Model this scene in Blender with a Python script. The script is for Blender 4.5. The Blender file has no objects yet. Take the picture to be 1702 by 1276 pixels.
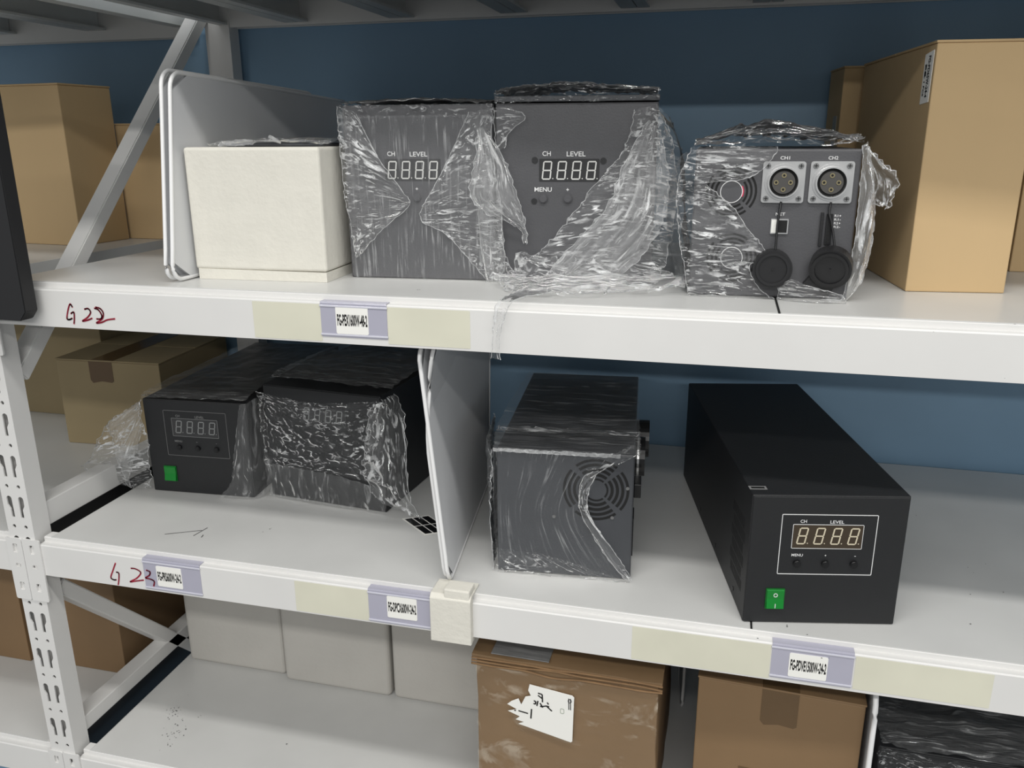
import bpy, bmesh, math, random
from mathutils import Vector, Matrix, noise

C = bpy.context.scene.collection
SC = bpy.context.scene
# ------------------------------------------------------------------ camera
def make_camera():
    yaw, pitch, roll = .2504, .2897, -.0053
    cy, sy, cp, sp, cr, sr = math.cos(yaw), math.sin(yaw), math.cos(pitch), math.sin(pitch), math.cos(roll), math.sin(roll)
    f = Vector((-sy*cp, cy*cp, -sp)); r = Vector((cy, sy, 0)); u = r.cross(f)
    r2 = cr*r + sr*u; u2 = -sr*r + cr*u
    cam = bpy.data.cameras.new('camera'); o = bpy.data.objects.new('camera', cam); C.objects.link(o)
    m = Matrix((r2, u2, -f)).transposed().to_4x4(); m.translation = Vector((.2521, -.9191, .5793))
    o.matrix_world = m
    cam.sensor_width = 36; cam.sensor_fit = 'HORIZONTAL'; cam.lens = 1373.7/1702*36; cam.clip_start = .01
    SC.camera = o
make_camera()
# ------------------------------------------------------------------ world, lamps, exposure
w = bpy.data.worlds.new('world'); SC.world = w; w.use_nodes = True
w.node_tree.nodes['Background'].inputs[0].default_value = (.93, .97, 1, 1)
w.node_tree.nodes['Background'].inputs[1].default_value = .36
def lamp(x, y, z, sx, sy, power, name='ceiling_tube_light'):
    l = bpy.data.lights.new(name, 'AREA'); l.shape = 'RECTANGLE'; l.size = sx; l.size_y = sy; l.energy = power; l.color = (1, .985, .95)
    o = bpy.data.objects.new(name, l); o.location = (x, y, z); C.objects.link(o)
    return o
lamp(.45, -.80, 1.95, 2.4, .14, 30)
lamp(.1, -2.4, 1.95, 3.6, .20, 70)
lamp(1.0, -5.2, 1.95, 4.0, .30, 190)
SC.view_settings.view_transform = 'Standard'; SC.view_settings.look = 'None'
SC.view_settings.gamma = 1; SC.view_settings.use_curve_mapping = False
SC.view_settings.exposure = -0.14

# ------------------------------------------------------------------ materials
def srgb(r, g, b):
    f = lambda c: (c/255/12.92) if c/255 <= .04045 else ((c/255+.055)/1.055)**2.4
    return (f(r), f(g), f(b), 1)
def mat(name, col, rough=.5, metal=0, var=.0, vscale=8, bump=0, bscale=60, spec=.5, stretch=None, dirt=None):
    m = bpy.data.materials.new(name); m.use_nodes = True; nt = m.node_tree; p = nt.nodes['Principled BSDF']
    p.inputs['Base Color'].default_value = col; p.inputs['Roughness'].default_value = rough; p.inputs['Metallic'].default_value = metal
    p.inputs['Specular IOR Level'].default_value = spec
    tc = nt.nodes.new('ShaderNodeTexCoord'); mp = nt.nodes.new('ShaderNodeMapping')
    nt.links.new(tc.outputs['Object'], mp.inputs[0])
    if stretch: mp.inputs['Scale'].default_value = stretch
    last = None
    if var:
        n = nt.nodes.new('ShaderNodeTexNoise'); n.inputs['Scale'].default_value = vscale; n.inputs['Detail'].default_value = 5
        r = nt.nodes.new('ShaderNodeValToRGB')
        r.color_ramp.elements[0].position = .3; r.color_ramp.elements[1].position = .7
        r.color_ramp.elements[0].color = tuple(c*(1-var) for c in col[:3])+(1,); r.color_ramp.elements[1].color = tuple(min(1, c*(1+var*.5)) for c in col[:3])+(1,)
        nt.links.new(mp.outputs[0], n.inputs['Vector']); nt.links.new(n.outputs[0], r.inputs[0]); nt.links.new(r.outputs[0], p.inputs['Base Color']); last = r
    if dirt:
        n = nt.nodes.new('ShaderNodeTexNoise'); n.inputs['Scale'].default_value = 14; n.inputs['Detail'].default_value = 9; n.inputs['Roughness'].default_value = .7
        r2 = nt.nodes.new('ShaderNodeValToRGB'); r2.color_ramp.elements[0].position = dirt; r2.color_ramp.elements[1].position = dirt+.1
        mx = nt.nodes.new('ShaderNodeMixRGB'); mx.inputs[2].default_value = tuple(c*.45 for c in col[:3])+(1,)
        nt.links.new(tc.outputs['Object'], n.inputs['Vector']); nt.links.new(n.outputs[0], r2.inputs[0]); nt.links.new(r2.outputs[0], mx.inputs[0])
        if last: nt.links.new(last.outputs[0], mx.inputs[1])
        else: mx.inputs[1].default_value = col
        nt.links.new(mx.outputs[0], p.inputs['Base Color'])
    if bump:
        n = nt.nodes.new('ShaderNodeTexNoise'); n.inputs['Scale'].default_value = bscale; n.inputs['Detail'].default_value = 4
        b = nt.nodes.new('ShaderNodeBump'); b.inputs['Strength'].default_value = bump; b.inputs['Distance'].default_value = .002
        nt.links.new(mp.outputs[0], n.inputs['Vector']); nt.links.new(n.outputs[0], b.inputs['Height']); nt.links.new(b.outputs[0], p.inputs['Normal'])
    return m
M = dict(
    rack=mat('white_rack_paint', srgb(222, 221, 219), .38, var=.05, vscale=5, bump=.12, bscale=25),
    shelf=mat('shelf_panel_paint', srgb(208, 208, 206), .32, var=.07, vscale=6, bump=.10, bscale=20, dirt=.70),
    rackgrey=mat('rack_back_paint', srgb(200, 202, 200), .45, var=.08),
    wall=mat('blue_wall_paint', srgb(134, 167, 194), .45, var=.12, vscale=3, bump=.15, bscale=14),
    floor=mat('bounce_grey_floor', srgb(150, 150, 148), .5, var=.1),  # unseen floor, grey lightened to bounce light up to wall and shelf undersides
    board=mat('white_board_plastic', srgb(216, 217, 219), .45, var=.04),
    rim=mat('white_plastic_rim', srgb(236, 236, 236), .35),
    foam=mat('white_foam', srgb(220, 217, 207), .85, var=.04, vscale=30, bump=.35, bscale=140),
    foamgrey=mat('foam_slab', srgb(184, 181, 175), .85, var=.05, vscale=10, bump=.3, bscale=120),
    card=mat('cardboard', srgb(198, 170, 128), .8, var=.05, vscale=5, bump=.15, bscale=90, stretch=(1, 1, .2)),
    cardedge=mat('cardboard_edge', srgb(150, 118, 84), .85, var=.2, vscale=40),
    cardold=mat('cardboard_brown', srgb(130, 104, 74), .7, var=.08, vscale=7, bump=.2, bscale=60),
    cardpale=mat('cardboard_tan', srgb(152, 136, 104), .8, var=.06),
    tape=mat('brown_packing_tape', srgb(100, 78, 52), .25, var=.1, vscale=12, bump=.4, bscale=40),
    dev=mat('charcoal_powder_coat', srgb(29, 30, 32), .5, var=.06, vscale=40, bump=.12, bscale=420),
    devg=mat('grey_powder_coat', srgb(80, 80, 83), .40, var=.05, vscale=40, bump=.1, bscale=420),
    devm=mat('slate_powder_coat', srgb(66, 68, 72), .33, var=.05, vscale=40, bump=.1, bscale=420),
    black=mat('black_plastic', srgb(18, 18, 20), .35),
    rubber=mat('black_rubber', srgb(26, 26, 28), .42, bump=.1),
    hole=mat('dark_opening', srgb(8, 8, 9), .7),
    lcd=mat('display_window', srgb(62, 52, 40), .12),
    lcdg=mat('grey_display_window', srgb(56, 56, 57), .15),
    seg=mat('pale_segment', srgb(206, 196, 172), .4),
    segg=mat('white_segment', srgb(205, 205, 202), .4),
    ink=mat('white_print', srgb(228, 228, 228), .5),
    blackink=mat('black_print', srgb(16, 16, 16), .5),
    red=mat('red_marker', srgb(205, 50, 78), .5, var=.2, vscale=60),
    green=mat('green_switch', srgb(10, 124, 42), .25),
    greend=mat('dark_green_switch', srgb(10, 96, 32), .3),
    steel=mat('brushed_steel', srgb(205, 205, 205), .32, metal=.85, var=.08, vscale=60),
    screw=mat('screw_steel', srgb(150, 150, 150), .3, metal=.9),
    socket=mat('socket_insert', srgb(70, 68, 66), .5),
    pin=mat('contact_pin', srgb(150, 140, 110), .35, metal=.7),
    lilac=mat('lilac_plastic_sleeve', srgb(172, 171, 186), .2, var=.05, vscale=12),
    sleeve=mat('glossy_sleeve_lip', srgb(205, 205, 216), .15),
    paper=mat('white_paper', srgb(240, 239, 234), .6),
    oldtape=mat('aged_tape_patch', srgb(216, 214, 196), .45, var=.07, vscale=10),
    pink=mat('red_ring', srgb(200, 60, 90), .4),
)
def film_mat(name, base, streak, sx, sy, bumps=1.0, tint=(.95, .96, .97, 1), ramp=(.53, .63)):
    m = bpy.data.materials.new(name); m.use_nodes = True; nt = m.node_tree; nt.nodes.clear(); L = nt.links.new
    N = lambda t: nt.nodes.new(t)
    out = N('ShaderNodeOutputMaterial'); uv = N('ShaderNodeUVMap'); uv.uv_map = 'UVMap'
    mp = N('ShaderNodeMapping'); mp.inputs['Scale'].default_value = (sx, sy, 1); L(uv.outputs[0], mp.inputs[0])
    n1 = N('ShaderNodeTexNoise'); n1.inputs['Scale'].default_value = 1; n1.inputs['Detail'].default_value = 6; n1.inputs['Roughness'].default_value = .6; n1.inputs['Distortion'].default_value = 1.2
    L(mp.outputs[0], n1.inputs['Vector'])
    r1 = N('ShaderNodeValToRGB'); r1.color_ramp.elements[0].position = ramp[0]; r1.color_ramp.elements[1].position = ramp[1]; L(n1.outputs[0], r1.inputs[0])
    n2 = N('ShaderNodeTexNoise'); n2.inputs['Scale'].default_value = 32; n2.inputs['Detail'].default_value = 3; L(uv.outputs[0], n2.inputs['Vector'])
    r2 = N('ShaderNodeValToRGB'); r2.color_ramp.elements[0].position = .36; r2.color_ramp.elements[1].position = .64; L(n2.outputs[0], r2.inputs[0])
    mu = N('ShaderNodeMath'); mu.operation = 'MULTIPLY'; L(r1.outputs[0], mu.inputs[0]); L(r2.outputs[0], mu.inputs[1])
    ad = N('ShaderNodeMath'); ad.operation = 'MULTIPLY_ADD'; ad.inputs[1].default_value = streak; ad.inputs[2].default_value = base; L(mu.outputs[0], ad.inputs[0])  # white streaks painted in: milky bunched film plus highlights on its ridges
    bp_ = N('ShaderNodeBump'); bp_.inputs['Strength'].default_value = bumps; bp_.inputs['Distance'].default_value = .010; L(n1.outputs[0], bp_.inputs['Height'])
    tr = N('ShaderNodeBsdfTransparent')
    pr = N('ShaderNodeBsdfPrincipled'); pr.inputs['Base Color'].default_value = tint; pr.inputs['Roughness'].default_value = .22; pr.inputs['Specular IOR Level'].default_value = .8
    L(bp_.outputs[0], pr.inputs['Normal'])
    mx = N('ShaderNodeMixShader'); L(ad.outputs[0], mx.inputs[0]); L(tr.outputs[0], mx.inputs[1]); L(pr.outputs[0], mx.inputs[2])
    gl = N('ShaderNodeBsdfGlossy'); gl.inputs['Roughness'].default_value = .10; gl.inputs['Color'].default_value = (1, 1, 1, 1); L(bp_.outputs[0], gl.inputs['Normal'])
    lw = N('ShaderNodeLayerWeight'); lw.inputs['Blend'].default_value = .14
    m2 = N('ShaderNodeMixShader'); L(lw.outputs['Fresnel'], m2.inputs[0]); L(mx.outputs[0], m2.inputs[1]); L(gl.outputs[0], m2.inputs[2])
    L(m2.outputs[0], out.inputs['Surface'])
    return m
M['film'] = film_mat('stretch_film', .08, 1.0, 40, 160, 1.0, ramp=(.51, .58))
M['filmheavy'] = film_mat('bunched_stretch_film', .22, .75, 26, 120)
M['filmthin'] = film_mat('thin_stretch_film', .05, .26, 10, 190, .5)
M['filmclear'] = film_mat('clear_stretch_film', .02, .18, 8, 220, .3, ramp=(.56, .64))
M['filmdark'] = film_mat('dim_stretch_film', .07, .30, 18, 90, .8)
M['filmcrinkle'] = film_mat('crinkled_stretch_film', .04, 1.0, 60, 120, 1.5, ramp=(.555, .62))

M['filmedge'] = film_mat('gathered_film_edge', .55, .4, 100, 100)
# ------------------------------------------------------------------ helpers
def link(name, me, m, parent=None, smooth=False):
    if m: me.materials.append(m)
    if smooth:
        for p in me.polygons: p.use_smooth = True
    o = bpy.data.objects.new(name, me); C.objects.link(o); o.parent = parent
    return o
def bm_obj(name, bm, m, parent=None, smooth=False):
    me = bpy.data.meshes.new(name); bmesh.ops.recalc_face_normals(bm, faces=bm.faces); bm.to_mesh(me); bm.free()
    return link(name, me, m, parent, smooth)
def tag(o, label, cat=None, group=None, kind=None):
    if label: o['label'] = label
    if cat: o['category'] = cat
    if group: o['group'] = group
    if kind: o['kind'] = kind
    return o
def thing(name, loc, a, label, cat, group=None, ry=0):
    o = bpy.data.objects.new(name, None); C.objects.link(o); o.location = loc; o.rotation_euler = (0, ry, a); o.empty_display_size = .02
    return tag(o, label, cat, group)
def add_box(bm, x0, x1, y0, y1, z0, z1, bev=0, seg=2):
    vs = [bm.verts.new(p) for p in [(x0, y0, z0), (x1, y0, z0), (x1, y1, z0), (x0, y1, z0), (x0, y0, z1), (x1, y0, z1), (x1, y1, z1), (x0, y1, z1)]]
    fs = [bm.faces.new([vs[i] for i in f]) for f in [(0, 3, 2, 1), (4, 5, 6, 7), (0, 1, 5, 4), (1, 2, 6, 5), (2, 3, 7, 6), (3, 0, 4, 7)]]
    if bev:
        es = list({e for f in fs for e in f.edges})
        bmesh.ops.bevel(bm, geom=es, offset=bev, segments=seg, affect='EDGES', profile=.5)
def box(name, m, parent, x0, x1, y0, y1, z0, z1, bev=0, seg=2):
    bm = bmesh.new(); add_box(bm, x0, x1, y0, y1, z0, z1, bev, seg)
    return bm_obj(name, bm, m, parent)
def add_prism(bm, pts, fn, d0, d1):
    """polygon pts (a,b); fn(a,b,d) -> 3D"""
    A = [bm.verts.new(fn(a, b, d0)) for a, b in pts]; B = [bm.verts.new(fn(a, b, d1)) for a, b in pts]
    bm.faces.new(A); bm.faces.new(B[::-1]); n = len(pts)
    for i in range(n): bm.faces.new((A[i], B[i], B[(i+1) % n], A[(i+1) % n]))
XZ = lambda a, b, d: (a, d, b)
YZ = lambda a, b, d: (d, a, b)
XY = lambda a, b, d: (a, b, d)
def circ(cx, cy, r, n=28, a0=0, a1=2*math.pi, full=True):
    k = n if full else n+1
    return [(cx+r*math.cos(a0+(a1-a0)*i/n), cy+r*math.sin(a0+(a1-a0)*i/n)) for i in range(k)]
def rrect(x0, x1, z0, z1, r, n=5):
    P = []
    for cx, cy, a in ((x1-r, z0+r, -math.pi/2), (x1-r, z1-r, 0), (x0+r, z1-r, math.pi/2), (x0+r, z0+r, math.pi)):
        P += [(cx+r*math.cos(a+math.pi/2*i/n), cy+r*math.sin(a+math.pi/2*i/n)) for i in range(n+1)]
    return P
def prism(name, m, parent, pts, d0, d1, fn=XZ, smooth=False):
    bm = bmesh.new(); add_prism(bm, pts, fn, d0, d1); return bm_obj(name, bm, m, parent, smooth)
def add_ring(bm, outer, inner, fn, d0, d1):
    n = len(outer)
    O0 = [bm.verts.new(fn(*p, d0)) for p in outer]; I0 = [bm.verts.new(fn(*p, d0)) for p in inner]
    O1 = [bm.verts.new(fn(*p, d1)) for p in outer]; I1 = [bm.verts.new(fn(*p, d1)) for p in inner]
    for i in range(n):
        j = (i+1) % n
        for q in ((O0[i], O0[j], I0[j], I0[i]), (O1[i], I1[i], I1[j], O1[j]), (O0[i], O1[i], O1[j], O0[j]), (I0[i], I0[j], I1[j], I1[i])): bm.faces.new(q)
def frame_line(name, m, parent, x0, x1, z0, z1, t, r, d0, d1):
    bm = bmesh.new(); add_ring(bm, rrect(x0, x1, z0, z1, r), rrect(x0+t, x1-t, z0+t, z1-t, max(r-t, 1e-4)), XZ, d0, d1)
    return bm_obj(name, bm, m, parent)
def add_tube(bm, pts, r, n=8, caps=True):
    pts = [Vector(p) for p in pts]; rings = []
    for i, p in enumerate(pts):
        t = (pts[min(i+1, len(pts)-1)]-pts[max(i-1, 0)]).normalized()
        a = t.cross(Vector((0, 0, 1)));
        if a.length < .1: a = t.cross(Vector((1, 0, 0)))
        a.normalize(); b = t.cross(a); rr = r[i] if isinstance(r, (list, tuple)) else r
        rings.append([bm.verts.new(p+rr*(a*math.cos(2*math.pi*k/n)+b*math.sin(2*math.pi*k/n))) for k in range(n)])
    for A, B in zip(rings, rings[1:]):
        for k in range(n): bm.faces.new((A[k], A[(k+1) % n], B[(k+1) % n], B[k]))
    if caps: bm.faces.new(rings[0]); bm.faces.new(rings[-1][::-1])
def smoothpts(P, n=6):
    P = [Vector(p) for p in P]; out = []
    for i in range(len(P)-1):
        p0, p1, p2, p3 = P[max(i-1, 0)], P[i], P[i+1], P[min(i+2, len(P)-1)]
        for k in range(n):
            t = k/n; out.append(.5*((2*p1)+(p2-p0)*t+(2*p0-5*p1+4*p2-p3)*t*t+(3*p1-p0-3*p2+p3)*t**3))
    return out+[P[-1]]
def text(name, s, parent, m, x0, x1, z0, z1, y, fn=None, weight=0.0):
    """lettering fitted in the rectangle x0..x1, z0..z1 of the local front plane at depth y"""
    cu = bpy.data.curves.new(name, 'FONT'); cu.body = s; cu.size = 1; cu.offset = weight; cu.resolution_u = 3; cu.extrude = .0
    t = bpy.data.objects.new('tmp', cu); C.objects.link(t)
    dg = bpy.context.evaluated_depsgraph_get(); me = bpy.data.meshes.new_from_object(t.evaluated_get(dg))
    bpy.data.objects.remove(t); bpy.data.curves.remove(cu)
    me.name = name; me.materials.clear()
    if not me.vertices: print('EMPTY TEXT', s); return None
    xs = [v.co.x for v in me.vertices]; ys = [v.co.y for v in me.vertices]; ax, bx, ay, by = min(xs), max(xs), min(ys), max(ys)
    for v in me.vertices:
        a = x0+(v.co.x-ax)/(bx-ax)*(x1-x0); b = z0+(v.co.y-ay)/max(by-ay, 1e-6)*(z1-z0)
        v.co = fn(a, b) if fn else (a, y, b)
    return link(name, me, m, parent)
def boolean_cut(me, cut):
    a = bpy.data.objects.new('a', me); b = bpy.data.objects.new('b', cut); C.objects.link(a); C.objects.link(b)
    md = a.modifiers.new('m', 'BOOLEAN'); md.object = b; md.operation = 'DIFFERENCE'; md.solver = 'EXACT'
    bpy.context.view_layer.update(); dg = bpy.context.evaluated_depsgraph_get(); r = bpy.data.meshes.new_from_object(a.evaluated_get(dg))
    bpy.data.objects.remove(a); bpy.data.objects.remove(b); return r

def film(name, parent, rows, m, amp=.004, seed=0, nu=70, nv=60, fr=(30, 160), out=(0, -1, 0), swap=False, jit=.002):
    """crumpled sheet through rows of control points; streaks run along the rows (or down them when swap)"""
    out = Vector(out); R = [smoothpts(r, 8) if len(r) > 2 else [Vector(r[0]).lerp(Vector(r[1]), k/8) for k in range(9)] for r in rows]
    def samp(seq, t):
        f = t*(len(seq)-1); i = min(int(f), len(seq)-2); return seq[i].lerp(seq[i+1], f-i)
    cols = [[samp(r, i/nu) for r in R] for i in range(nu+1)]
    grid = []
    for i in range(nu+1):
        c = smoothpts(cols[i], 6) if len(R) > 2 else cols[i]
        grid.append([samp(c, j/nv) for j in range(nv+1)])
    wu = (grid[nu//2][0]*0+grid[nu][nv//2]-grid[0][nv//2]).length; wv = (grid[nu//2][nv]-grid[nu//2][0]).length
    bm = bmesh.new(); uvl = bm.loops.layers.uv.new('UVMap'); V = []; UV = {}
    sd = Vector((seed*7.3, seed*3.1, seed*1.7))
    for i in range(nu+1):
        col = []
        for j in range(nv+1):
            s, t = i/nu*wu, j/nv*wv
            if swap: a, b = t, s
            else: a, b = s, t
            q = Vector((a*fr[0], b*fr[1], 0))+sd
            big = noise.noise(Vector((a*fr[0]*.4, b*fr[1]*.25, 5))+sd)
            rid = 1-abs(noise.noise(q))*2.2
            fine = noise.noise(Vector((a*fr[0]*3, b*fr[1]*2.2, 9))+sd)
            d = amp*(.55*rid+.7*big+.35*fine+.35)
            p = grid[i][j]+out*d
            if i in (0, nu) or j in (0, nv):
                p = p+Vector((noise.noise(p*170+sd), 0, noise.noise(p*190-sd)))*jit
            v = bm.verts.new(p); col.append(v); UV[v] = (a+seed*.37, b+seed*.11)
        V.append(col)
    for i in range(nu):
        for j in range(nv):
            f = bm.faces.new((V[i][j], V[i+1][j], V[i+1][j+1], V[i][j+1])); f.smooth = True
            for l in f.loops: l[uvl].uv = UV[l.vert]
    if m in (M['film'], M['filmheavy']):
        n0 = len(bm.faces)
        for i in ((0, nu)):
            P = [V[i][j].co.copy()+out*.0006 for j in range(0, nv+1, 2)]
            add_tube(bm, P, [.00028+.00055*abs(noise.noise(p*90+sd)) for p in P], 5)
        bm.faces.ensure_lookup_table()
        for f in bm.faces[n0:]:
            f.material_index = 1
            for l in f.loops: l[uvl].uv = (l.vert.co.x, l.vert.co.z)
    me = bpy.data.meshes.new(name); bm.to_mesh(me); bm.free()
    o = link(name, me, m, parent)
    if m in (M['film'], M['filmheavy']): me.materials.append(M['filmedge'])
    return o

# ------------------------------------------------------------------ heights
ZU, ZL, ZT = .394, -.39, .8375      # upper shelf, lowest shelf, top shelf surface
XR = 1.15                           # right end of the built bay
# ------------------------------------------------------------------ setting
tag(box('wall_back', M['wall'], None, -2.4, 2.2, .642, .70, -1.25, 2.2), None, kind='structure')
tag(box('floor', M['floor'], None, -2.4, 2.2, -3.2, .70, -1.30, -1.25), None, kind='structure')

# ------------------------------------------------------------------ rack
rack = thing('storage_rack', (0, 0, 0), 0, 'white painted steel shelving rack with slotted posts against the blue wall', 'shelving rack')
def slot_poly(cx, cz, s):
    h, wt, wb = .0175, .0046, .0027
    P = [(cx+wt*math.cos(a), cz+h-wt+wt*math.sin(a)) for a in [math.pi*k/8 for k in range(9)]]
    P += [(cx-wt, cz+.003), (cx-wb+s*.0022, cz-.004), (cx-wb+s*.0022, cz-h), (cx+wb+s*.0022, cz-h), (cx+wb+s*.0022, cz-.004), (cx+wt, cz+.003)]
    return P
def post(x0, x1, y0, y1, z0, z1, flip=False):
    t = .002; bm = bmesh.new()
    o = [(x0, y1), (x0, y0), (x1, y0), (x1, y1), (x0+.0245, y1), (x0+.0245, y1-t), (x1-t, y1-t), (x1-t, y0+t), (x0+t, y0+t), (x0+t, y1-t), (x0+.0225, y1-t), (x0+.0225, y1)]  # back lips nearly meet, shaped to darken the inside behind slots and holes
    add_prism(bm, o, XY, z0, z1); bmesh.ops.recalc_face_normals(bm, faces=bm.faces)
    me = bpy.data.meshes.new('post'); bm.to_mesh(me); bm.free()
    if not flip:
        c = bmesh.new(); cx = (x0+x1)/2
        for k in range(-8, 16):
            z = .150-.0659*k
            if z < z0+.03 or z > z1-.03: continue
            for s in (-1, 1):
                px = cx+s*.0105
                add_prism(c, circ(px, z, .0031, 12), XZ, y0-.004, y0+.006)
                add_prism(c, slot_poly(px, z-.0335, -s), XZ, y0-.004, y0+.006)
        bmesh.ops.recalc_face_normals(c, faces=c.faces)
        cm = bpy.data.meshes.new('cut'); c.to_mesh(cm); c.free(); me = boolean_cut(me, cm)
    me.name = 'post'; me.materials.clear()
    return link('post', me, M['rack'], rack)
post(-.777, -.730, 0, .032, -.80, 1.05)
post(-.742, -.690, .60, .632, -.80, 1.05, flip=True)
BP = [(0, -.06), (0, -.0100), (.0012, -.0082), (.0110, -.0078), (.0112, -.0016), (.0125, -.0002), (.028, -.0002), (.028, -.06), (.024, -.06), (.024, -.012), (.004, -.012), (.004, -.06)]
beams = {}
def beam(x0, x1, z, y=0, sgn=1, m='rack'):
    bm = bmesh.new(); add_prism(bm, [(y+sgn*a, z+b) for a, b in BP], YZ, x0, x1)
    return bm_obj('shelf_beam', bm, M[m], rack)
def bracket(par, x0, x1, z0, z1, z):
    bm = bmesh.new(); add_prism(bm, rrect(x0, x1, z0, z1, .003), XZ, -.0028, -.0002)
    me = bpy.data.meshes.new('b'); bmesh.ops.recalc_face_normals(bm, faces=bm.faces); bm.to_mesh(me); bm.free()
    c = bmesh.new(); cx = (x0+x1)/2+.001
    for dz, w_, h_ in ((-.018, .0042, .0075), (-.047, .0045, .0030), (-.083, .0042, .0070)):
        add_prism(c, rrect(cx-w_, cx+w_, z+dz-h_, z+dz+h_, .0018), XZ, -.006, .004)
    bmesh.ops.recalc_face_normals(c, faces=c.faces); cm = bpy.data.meshes.new('c'); c.to_mesh(cm); c.free()
    r = boolean_cut(me, cm); r.materials.clear(); r.name = 'end_bracket'; link('end_bracket', r, M['rack'], par)
for key, z in (('u', ZU), ('m', 0), ('l', ZL)):
    b = beam(-.724, XR, z); beams[key] = b; bracket(b, -.7535, -.722, z-.106, z-.001, z)
    b = beam(-1.75, -.780, z); bracket(b, -.7825, -.7545, z-.106, z-.001, z)
    beam(-.725, XR, z-.004, .632, -1, 'rackgrey'); beam(-1.75, -.782, z-.004, .632, -1, 'rackgrey')
beam(-.724, XR, ZT-.002); beam(-1.75, -.780, ZT-.002)
beam(-.725, XR, ZT+.006, .632, -1); beam(-1.75, -.782, ZT-.008, .632, -1)
def shelf_panel(x0, x1, z):
    bm = bmesh.new(); y0, y1 = .0118, .624
    prof = [(x0, z-.022), (x0, z-.0005), (x0+.0015, z), (x1-.0015, z), (x1, z-.0005), (x1, z-.022), (x1-.002, z-.022), (x1-.002, z-.002), (x0+.002, z-.002), (x0+.002, z-.022)]
    add_prism(bm, prof, lambda a, b, d: (a, d, b), y0, y1)
    return bm_obj('shelf_panel', bm, M['shelf'], rack)
for z in (ZU, 0, ZL):
    for x0, x1 in ((-.712, .3145), (.3170, XR), (-1.75, -.797)): shelf_panel(x0, x1, z+.0004)
xs = [-1.42, -1.20, -.985, -.78, -.712, -.545, -.335, -.125, .085, .3, .51, .72, .93, XR]
for a, b in zip(xs, xs[1:]):
    if a == -.78: continue
    bm = bmesh.new(); z = ZT
    prof = [(a+.001, z-.050), (a+.001, z), (b-.001, z), (b-.001, z-.050), (b-.028, z-.050), (b-.028, z-.046), (b-.004, z-.046), (b-.004, z-.004), (a+.004, z-.004), (a+.004, z-.046), (a+.020, z-.046), (a+.020, z-.050)]
    add_prism(bm, prof, lambda p, q, d: (p, d, q), .03, .602); bm_obj('top_shelf_panel', bm, M['rackgrey'], rack)
def brace(p, q, wid=.024):
    bm = bmesh.new(); p = Vector(p); q = Vector(q); d = (q-p).normalized(); n = Vector((1, 0, 0)).cross(d); x0, x1 = -.764, -.7335
    for s in (None,):
        pts = []
        for e in (p, q):
            for xx, k in ((x0, .5), (x1, .5), (x1, -.5), (x0, -.5)): pts.append(bm.verts.new(Vector((xx, e.y, e.z))+n*wid*k))
        for f in ((0, 1, 2, 3), (7, 6, 5, 4), (0, 4, 5, 1), (1, 5, 6, 2), (2, 6, 7, 3), (3, 7, 4, 0)): bm.faces.new([pts[i] for i in f])
    bmesh.ops.bevel(bm, geom=bm.edges[:], offset=.002, segments=2, affect='EDGES')
    return bm_obj('diagonal_brace', bm, M['rack'], rack)
brace((0, .036, .246), (0, .600, .812)); brace((0, .034, -.098), (0, .598, -.690)); 
bm = bmesh.new(); add_box(bm, -.764, -.7335, .034, .599, .007, .046, .0015); bm_obj('cross_brace', bm, M['rack'], rack)
bm = bmesh.new(); add_box(bm, -.764, -.7335, .034, .599, -.373, -.346, .0015); bm_obj('cross_brace', bm, M['rack'], rack)
bm = bmesh.new(); add_box(bm, -.763, -.7345, .034, .599, -.520, -.3735); bm_obj('gap_shade_strip', bm, M['black'], rack)  # added black strip, stands in for the shade in the gap below the brace
bm = bmesh.new(); add_box(bm, -.763, -.7345, .034, .599, -.055, .0065); bm_obj('gap_shade_strip', bm, M['black'], rack)  # same stand-in for gap shade at the middle shelf, no rack part
for z in (ZU, 0):
    bm = bmesh.new(); add_box(bm, .3146, .3169, .0122, .62, z-.006, z+.0006); bm_obj('panel_seam', bm, M['hole'], rack)
# aged tape patches and handwriting on the beams
def patch(bk, x0, x1, z0, z1, y=-.0004):
    bm = bmesh.new(); add_prism(bm, rrect(x0, x1, z0, z1, .001), XZ, y, -.00005); return tag(bm_obj('tape_patch', bm, M['oldtape'], beams[bk]), 'yellowed tape patch')
patch('u', -.322, -.2275, ZU-.058, ZU-.011); patch('u', -.139, -.034, ZU-.057, ZU-.011)
patch('m', -.298, -.187, -.058, -.011); patch('m', .172, .340, -.058, -.011); patch('m', .436, .584, -.056, -.011)
def stroke(bk, P, r=.0011, y=-.0006):
    bm = bmesh.new(); S = smoothpts([(a, 0, b) for a, b in P], 6)
    for i in range(len(S)-1):
        a, b = S[i], S[i+1]; t = (b-a);
        if t.length < 1e-6: continue
        t.normalize(); n = Vector((-t.z, 0, t.x))*r
        q = [bm.verts.new((v.x, y, v.z)) for v in (a-n-t*r*.5, b-n+t*r*.5, b+n+t*r*.5, a+n-t*r*.5)]; bm.faces.new(q)
    return bm_obj('handwriting', bm, M['red'], beams[bk])
for P in ([(-.595, .363), (-.598, .367), (-.603, .358), (-.6065, .347), (-.603, .3455), (-.598, .3475)], [(-.599, .354), (-.594, .356), (-.5945, .348), (-.5965, .340)],
          [(-.576, .361), (-.570, .362), (-.567, .357), (-.573, .350), (-.582, .3445), (-.574, .346), (-.566, .349)],
          [(-.560, .363), (-.554, .361), (-.550, .354), (-.552, .349), (-.559, .3485)], [(-.558, .3645), (-.551, .363), (-.547, .357), (-.550, .349), (-.560, .343), (-.552, .344), (-.542, .348), (-.530, .350)]): stroke('u', P)
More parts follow.
